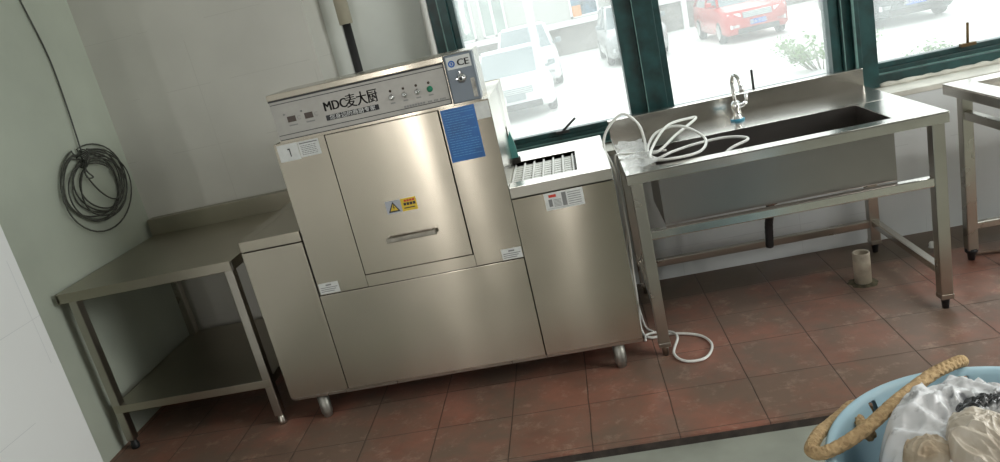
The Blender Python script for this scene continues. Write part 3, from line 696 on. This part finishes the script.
# ------------------------------------------------------------------ cable coil on left wall
t = thing('cable_coil', 'coil of thin grey cable hanging on the pale green left wall', 'cable', (XL + .03, -.28, 1.15))
random.seed(21)
b = MB(); pts = []
cy0, cz0 = -.275, 1.145; turns = 9
for i in range(turns * 36):
    a = i / 36 * 2 * PI + PI / 2 + .35; k = i // 36
    rr = .132 + .012 * ((k * 37) % 7) + .010 * math.sin(a * .5 + k)
    ry = rr * 1.27; rz = rr * .92
    yo = .032 * math.sin(k * 2.1); zo = -.012 + .022 * math.sin(k * 1.3)
    # turns are gathered at the tie, upper left
    pts.append((XL + .012 + .0035 * (k % 5) + .003 * math.sin(a * 3), cy0 + yo + ry * math.cos(a), cz0 + zo + rz * math.sin(a) + .008 * math.sin(2 * a + k)))
b.tube(pts, .0038, 6); obj('coiled_turns', b, CABLE, t)
b = MB(); b.tube(spline([(XL + .02, -.31, 1.27), (XL + .02, -.33, 1.20), (XL + .025, -.27, 1.09), (XL + .02, -.17, 1.04), (XL + .025, -.08, 1.09), (XL + .02, -.075, 1.19), (XL + .02, -.14, 1.28), (XL + .015, -.25, 1.31)], 10), .0038, 6); obj('inner_loop', b, CABLE, t)
b = MB(); b.tube(spline([(XL + .02, -.30, 1.30), (XL + .01, -.262, 1.55), (XL + .008, -.255, 1.76), (XL + .008, -.295, 2.0), (XL + .008, -.34, 2.25)], 10), .0036, 6); obj('hanging_cable', b, CABLE, t)
b = MB()
for k in range(5): b.tube([(XL + .020 + .026 * math.cos(q / 12 * 2 * PI), -.325 + .009 * k - .004 * math.sin(q / 12 * 2 * PI), 1.262 + .006 * k + .03 * math.sin(q / 12 * 2 * PI)) for q in range(13)], .0035, 6)
b.tube(spline([(XL + .03, -.31, 1.27), (XL + .03, -.33, 1.22), (XL + .03, -.30, 1.18), (XL + .03, -.345, 1.19), (XL + .03, -.335, 1.24)], 8), .0036, 6)
obj('cable_tie_wrap', b, CABLE, t)

# ------------------------------------------------------------------ blue bin with rope handle
cx, cyb, zr, rr = .737, -2.28, .45, .352
t = thing('blue_bin', 'round light blue plastic bin in the right foreground, filled with plastic bags', 'bin', (cx, cyb, -.036))
prof = [(0, -.036), (rr * .80, -.036), (rr * .82, -.030)]
zo = [-.03 + (zr + .04) * i / 14 for i in range(1, 14)]
for z in zo: prof.append((rr * (.82 + .16 * (z + .04) / (zr + .04)), z))
prof += [(rr + .004, zr - .018), (rr + .010, zr - .006), (rr + .004, zr + .002), (rr - .010, zr + .001), (rr - .016, zr - .010)]
for z in reversed(zo): prof.append((rr * (.80 + .145 * (z + .04) / (zr + .04)) - .004, z - .004))
prof += [(rr * .78, -.028), (0, -.028)]
SEG = 96
def ang(x, y): return math.atan2(y - cyb, x - cx) % (2 * PI)
holes = [int(ang(.553, -1.974) / (2 * PI) * SEG), int(ang(.792, -1.93) / (2 * PI) * SEG)]
def skip(i, k):
    zz = prof[i][1]; z2 = prof[i + 1][1]
    return (k in holes) and min(zz, z2) > .375 and max(zz, z2) < .442 and prof[i][0] > .2
b = MB(); b.lathe(prof, (cx, cyb, 0), SEG, skip); obj('bin_shell', b, BINB, t)
# rope handle
def rope_rad(i, a): return .82 + .36 * max(abs(math.sin(2 * a + i * .42)), abs(math.sin(2 * a - i * .42))) ** 2
RP = [(.800, -1.900, .405), (.800, -1.908, .45), (.792, -1.945, .478), (.774, -1.962, .488), (.735, -1.985, .493), (.685, -2.014, .494), (.583, -2.087, .492), (.508, -2.144, .485), (.441, -2.183, .476), (.384, -2.197, .466), (.366, -2.175, .458), (.374, -2.147, .452), (.407, -2.094, .444), (.441, -2.045, .425), (.49, -1.985, .408), (.532, -1.948, .405), (.556, -1.975, .406), (.533, -2.000, .413), (.514, -2.031, .42), (.512, -2.08, .43), (.508, -2.118, .435)]
b = MB(); b.tube(spline(RP, 24), .0125, 24, rad=rope_rad); obj('rope_handle', b, ROPE, t, label='thick tan braided rope handle')
def sheet(name, m, c, rx, ry, edge, top, seed, label, cat, amp=.03, fs=5., peak=(0, 0), rot=0., N_=(90, 200), drop=.10, wav=.08):
    """Crumpled plastic: a domed sheet with sharp folds that run out from its peak, edge turned down."""
    t = bmesh.new(); NR, NT = N_; rows = []
    for i in range(NR):
        u = (i + .001) / (NR - 1); row = []
        for k in range(NT):
            a = 2 * PI * k / NT
            rr_ = u * (1 + wav * noise.noise(Vector((math.cos(a) * 2.2, math.sin(a) * 2.2, seed))) + wav * .4 * noise.noise(Vector((math.cos(a) * 9, math.sin(a) * 9, seed))))
            x, y = rx * rr_ * math.cos(a + rot), ry * rr_ * math.sin(a + rot)
            dx, dy = x - peak[0], y - peak[1]
            z = edge + (top - edge) * math.exp(-((dx / rx) ** 2 + (dy / ry) ** 2) * 1.3) - drop * max(0, (u - .86) / .14) ** 2
            q = Vector((x, y, 0)) * fs; w = Vector((noise.noise(q * .7 + Vector((seed, 0, 0))), noise.noise(q * .7 + Vector((0, seed, 5))), 0)) * 1.1
            f1 = 1 - 2 * abs(noise.noise(q + w + Vector((seed, seed, 1)))); f2 = 1 - 2 * abs(noise.noise((q + w) * 2.3 + Vector((seed, 4, 1)))); f3 = 1 - 2 * abs(noise.noise((q + w) * 5.1 + Vector((9, seed, 1))))
            vd = noise.voronoi((q + w * .8) * 1.6 + Vector((seed, 0, 0)))[0]; f4 = min(.5, vd[1] - vd[0])
            vd = noise.voronoi((q + w * .5) * 3.7 + Vector((seed, 3, 0)))[0]; f5 = min(.5, vd[1] - vd[0])
            z += amp * (f1 * .45 + f2 * .25 + f3 * .10 - f4 * .9 - f5 * .45 - .1)
            row.append(t.verts.new((c[0] + x, c[1] + y, z)))
        rows.append(row)
    for i in range(NR - 1):
        for k in range(NT): t.faces.new((rows[i][k], rows[i + 1][k], rows[i + 1][(k + 1) % NT], rows[i][(k + 1) % NT]))
    t.faces.new(rows[0][::-1]); b = MB(); b._join(t, None, True)
    o = obj(name, b, m, loc=(c[0], c[1], edge - drop)); so_ = o.modifiers.new('thickness', 'SOLIDIFY'); so_.thickness = .0012; tag(o, label, cat); return o
sheet('white_bag', BAGW, (.745, -2.315), .278, .280, .430, .548, 2.3, 'crumpled white plastic bag with black smudges filling the blue bin', 'bag', .034, 7, (-.10, .12), wav=.06)
sheet('cream_bag', BAGB, (.655, -2.335), .080, .085, .535, .575, 8.1, 'smaller cream translucent bag lying on the white bag', 'bag', .022, 13, (-.02, .03), drop=.05)
sheet('black_film', BAGK, (.725, -2.235), .09, .045, .540, .565, 5.2, 'black and white streaked plastic film behind the cream bag in the bin', 'film', .018, 14, rot=-.7, drop=.03)
sheet('stained_paper', PAPERB, (.545, -2.315), .045, .04, .525, .55, 3.9, 'crumpled stained paper on the left side of the white bag', 'paper', .014, 22, N_=(40, 90), drop=.03)

# ------------------------------------------------------------------ outside
GZ = -1.0
b = MB().box(-60, 60, .41, 120, GZ - .2, GZ); struct('ground', b, CONC)
YBL = 28.4
t = thing('building', 'pale building across the yard with a stone plinth, glazed doors and a blue window', 'building', (2, YBL, GZ))
b = MB(); b.box(-30, 16, YBL, YBL + 6, .28, 4.2); obj('facade', b, FACADE, t)
b = MB(); b.box(-.25, 16, YBL - .12, YBL + .1, GZ, .12); b.box(-30, -.25, YBL - .1, YBL + .1, GZ, .12); obj('stone_plinth', b, BRICK, t)
b = MB(); b.box(-30, 16, YBL - .25, YBL + .1, .12, .34); obj('plinth_cap', b, WHITEP, t)
b = MB(); b.box(5.03, 5.22, YBL - .3, YBL - .12, GZ, 4.1); obj('downpipe', b, WHITEP, t)
def bwin(x0, x1, z0, z1, m, mull=0):
    b = MB(); b.box(x0, x1, YBL - .06, YBL - .02, z0, z0 + .08); b.box(x0, x1, YBL - .06, YBL - .02, z1 - .08, z1); b.box(x0, x0 + .08, YBL - .06, YBL - .02, z0, z1); b.box(x1 - .08, x1, YBL - .06, YBL - .02, z0, z1)
    for k in range(mull): x = x0 + (x1 - x0) * (k + 1) / (mull + 1); b.box(x - .05, x + .05, YBL - .06, YBL - .02, z0, z1)
    w = obj('window', b, WHITEP, t); b = MB(); b.box(x0 + .05, x1 - .05, YBL - .04, YBL - .01, z0 + .05, z1 - .05); obj('pane', b, m, w); return w
PALEGL = mat('pale_green_glass', (.28, .34, .31), .3, 0, .15, 2)
w = bwin(.63, 1.80, .37, 1.9, BLUEWIN, 0); b = MB(); b.box(.72, 1.08, YBL - .08, YBL - .05, .42, .85, .03); obj('poster', b, ORANGE, w, label='orange poster')
bwin(-5.4, -3.35, .36, 2.6, PALEGL, 1); bwin(-3.05, -2.0, .36, 2.6, PALEGL, 1); bwin(6.5, 8.5, .5, 2.2, PALEGL, 1)

def car(name, loc, rot, paint, label, L=4.5, W=1.84, H=1.65, suv=True, plate='', grille=True, group='cars parked in the yard'):
    """Car facing local -Y, front bumper at y=0, centred on x=0."""
    t = thing(name, label, 'car', loc, group, rot)
    def sec(y, w, z0, z1, tum=.0):
        r = .09; c = []
        zb = z0; pts = [(-w + r, zb), (w - r, zb), (w, zb + r), (w, (zb + z1) / 2), (w - tum * .4, z1 - r), (w - r - tum, z1), (-w + r + tum, z1), (-w + tum * .4, z1 - r), (-w, (zb + z1) / 2), (-w, zb + r)]
        return [(x, y, z) for x, z in pts]
    hw = W / 2; hood = H * .60; belt = H * .63
    b = MB(); b.ring([sec(.0, hw * .78, .36, hood * .72), sec(.07, hw * .90, .26, hood * .84), sec(.28, hw * .985, .22, hood * .93), sec(.75, hw, .22, hood * .985, .03), sec(1.25, hw, .22, belt, .04), sec(L * .6, hw, .22, belt + .02, .04), sec(L * .88, hw * .99, .24, belt + .03, .03), sec(L - .08, hw * .93, .30, belt - .02, .02), sec(L, hw * .80, .38, belt * .8)])
    obj('body', b, paint, t, True)
    def cab(y, wb, wt, z0, z1): return [(-wb, y, z0), (wb, y, z0), (wt, y, z1), (wt * .8, y, z1 + .0), (-wt * .8, y, z1), (-wt, y, z1)]
    r0 = L * .24; r1 = L * .40; r2 = L * (.84 if suv else .70); r3 = L * (.97 if suv else .88)
    b = MB(); b.ring([cab(r0, hw * .86, hw * .85, belt - .03, belt - .02), cab(r1, hw * .93, hw * .72, belt - .03, H - .05), cab((r1 + r2) / 2, hw * .93, hw * .74, belt - .03, H - .035), cab(r2, hw * .92, hw * .70, belt - .03, H - .07), cab(r3, hw * .86, hw * .8, belt - .03, belt + .02)], False)
    obj('cabin_glass', b, CARG, t, True)
    b = MB(); b.ring([[(-hw * .70, r1 + .02, H - .06), (hw * .70, r1 + .02, H - .06), (hw * .64, r1 + .05, H - .01), (-hw * .64, r1 + .05, H - .01)], [(-hw * .74, (r1 + r2) / 2, H - .04), (hw * .74, (r1 + r2) / 2, H - .04), (hw * .66, (r1 + r2) / 2, H + .01), (-hw * .66, (r1 + r2) / 2, H + .01)], [(-hw * .71, r2, H - .07), (hw * .71, r2, H - .07), (hw * .64, r2 - .04, H - .02), (-hw * .64, r2 - .04, H - .02)]])
    for s in (-1, 1):
        b.tube([(s * hw * .87, r0 + .02, belt - .02), (s * hw * .725, r1 + .02, H - .05)], .04, 8); b.tube([(s * hw * .93, L * .55, belt - .02), (s * hw * .75, L * .55, H - .05)], .04, 8); b.tube([(s * hw * .86, r3, belt), (s * hw * .70, r2, H - .07)], .05, 8)
    obj('roof', b, paint, t, True)
    for s in (-1, 1):
        for y in (L * .19, L * .79):
            b = MB(); b.lathe([(0, -.11), (.27, -.11), (.33, -.09), (.345, 0), (.33, .09), (.27, .11), (0, .11)], (s * (hw - .10), y, .345), 28, axis='X'); w = obj('wheel', b, TYRE, t, True)
            b = MB(); b.lathe([(0, 0), (.06, .005), (.10, 0), (.20, .006), (.225, 0)] if s > 0 else [(0, 0), (.06, -.005), (.10, 0), (.20, -.006), (.225, 0)], (s * (hw - .10) + s * .112, y, .345), 24, axis='X'); obj('rim', b, WHEELM, w, True)
        b = MB(); b.box(s * hw * 1.0, s * (hw + .17), r0 + .22, r0 + .34, belt + .02, belt + .16, .03); b.box(s * hw * .9, s * (hw + .03), r0 + .26, r0 + .30, belt, belt + .06); obj('wing_mirror', b, CARG if paint is not CARR else paint, t, True)
        b = MB(); b.ring([[(s * hw * x, y, z) for x, y, z in ((.50, .035, hood * .72), (.86, .11, hood * .72), (.88, .14, hood * .84), (.50, .055, hood * .82))], [(s * hw * x, y, z) for x, y, z in ((.50, -.005, hood * .72), (.86, .06, hood * .72), (.88, .10, hood * .84), (.50, .02, hood * .82))]], False); obj('headlamp', b, LIGHTC, t, True)
        b = MB(); b.box(s * hw * .55, s * hw * .84, -.0, .06, .42, .54, .02); obj('fog_lamp', b, LIGHTC, t, True)
    b = MB(); b.box(-hw * .44, hw * .44, -.015, .05, hood * .66, hood * .83, .02)
    g = obj('grille', b, CARG, t, True); b = MB()
    for k in range(3): b.box(-hw * .42, hw * .42, -.025, -.01, hood * (.69 + .045 * k), hood * (.70 + .045 * k), .003)
    obj('grille_bar', b, CHROME, g, True)
    b = MB(); b.box(-hw * .62, hw * .62, -.02, .08, .25, .40, .02); obj('lower_bumper', b, TYRE, t, True)
    b = MB(); b.box(-.22, .22, -.035, -.01, .46, .60, .004); p = obj('number_plate', b, PLATE if plate else CARG, t, True)
    if plate: b = MB(); b.text(plate, .125, 0, .488, -.036, align='CENTER', bold=.002); obj('plate_lettering', b, LABEL, p, True)
    return t
car('car', (-1.18, 13.0, GZ), .07, CARW, 'white car nearest the left window, facing the room', 4.5, 1.80, 1.50, False, '')
car('car', (-1.02, 17.9, GZ), .03, CARW, 'taller pale car parked behind the nearest white car', 4.7, 1.85, 1.78, True, '')
car('car', (2.30, 19.7, GZ), .02, CARS, 'silver car standing partly behind the first dark green mullion', 4.6, 1.86, 1.72, True, '浙A·7D52')
car('car', (5.60, 18.85, GZ), .03, CARR, 'red sport utility car with blue number plate in the middle window', 4.5, 1.86, 1.68, True, '浙A·Y15E')
car('car', (8.22, 15.1, GZ), -.05, CARD, 'dark grey car with blue number plate in the right window', 4.7, 1.90, 1.60, True, '浙B·A1S70')

def shrub(loc, rx, ry, h, n, label, seed):
    random.seed(seed); t = thing('shrub', label, 'shrub', loc)
    b = MB(); tips = []
    for i in range(26):
        a = random.uniform(0, 2 * PI); r = random.uniform(.2, 1); x, y = rx * r * math.cos(a), ry * r * math.sin(a); z = h * random.uniform(.6, 1) * (1.05 - .4 * r)
        b.tube([(x * .3, y * .3, 0), (x * .7, y * .7, z * .6), (x, y, z)], [.012, .008, .003], 5); tips.append((x, y, z))
    obj('stems', b, mat('shrub_stem', (.14, .12, .06), .8), t, True)
    tt = bmesh.new()
    for i in range(n):
        q = random.choice(tips); f = random.uniform(.35, 1.05); c = Vector((q[0] * (.3 + .7 * f), q[1] * (.3 + .7 * f), q[2] * f)) + Vector([random.gauss(0, .05) for _ in range(3)])
        d = Vector((random.gauss(0, 1), random.gauss(0, 1), random.gauss(.5, .6))).normalized(); sd = d.orthogonal().normalized(); l = random.uniform(.05, .11); w = l * .22
        vs = [tt.verts.new(c), tt.verts.new(c + d * l * .5 + sd * w), tt.verts.new(c + d * l), tt.verts.new(c + d * l * .5 - sd * w)]; tt.faces.new(vs)
    b = MB(); b._join(tt); o = obj('foliage', b, LEAF, t, True); o['kind'] = 'stuff'
shrub((4.9, 11.6, GZ), 1.1, .7, .85, 1500, 'loose green shrub in the lower right corner of the middle window', 2)
shrub((5.9, 9.2, GZ), .5, .4, .45, 400, 'small sparse green shrub at the lower left of the right window', 6)

# ------------------------------------------------------------------ light
wd = bpy.data.worlds.new('overcast_sky'); SC.world = wd; wd.use_nodes = True
bg = wd.node_tree.nodes['Background']; bg.inputs['Color'].default_value = (.93, .97, 1, 1); bg.inputs['Strength'].default_value = 1.7
def area(name, loc, rot, sx, sy_, power, col):
    l = bpy.data.lights.new(name, 'AREA'); l.shape = 'RECTANGLE'; l.size = sx; l.size_y = sy_; l.energy = power; l.color = col
    o = bpy.data.objects.new(name, l); COL.objects.link(o); o.location = loc; o.rotation_euler = rot; return o
for (a, c) in SLITS: area('rear_streak_light', ((a + c) / 2, YF - .02, (SZ0 + SZ1) / 2), (PI / 2, 0, 0), c - a, SZ1 - SZ0, PI * (c - a) * (SZ1 - SZ0) * 15, (1, .97, .92))  # added lights in the slits, for vertical streaks on the steel
area('side_fill_light', (XR + .02, (RY0 + RY1) / 2, (RZ0 + RZ1) / 2), (0, PI / 2, 0), RZ1 - RZ0, RY1 - RY0, 68, (.97, 1, .96))  # added fill through an unseen opening, placed to brighten the left walls
area('ceiling_fill', (2.6, -2.3, ZC - .04), (0, 0, 0), 1.2, .3, 26, (1, .97, .92))  # added fill, brightens the right floor and the wall under the sink
sun = bpy.data.lights.new('sun', 'SUN'); sun.energy = 2.0; sun.angle = .6; so = bpy.data.objects.new('sun', sun); COL.objects.link(so); so.rotation_euler = (math.radians(-38), math.radians(10), 0)

SC.view_settings.view_transform = 'Standard'; SC.view_settings.look = 'None'; SC.view_settings.exposure = .20; SC.view_settings.gamma = 1
SC.view_settings.use_curve_mapping = False
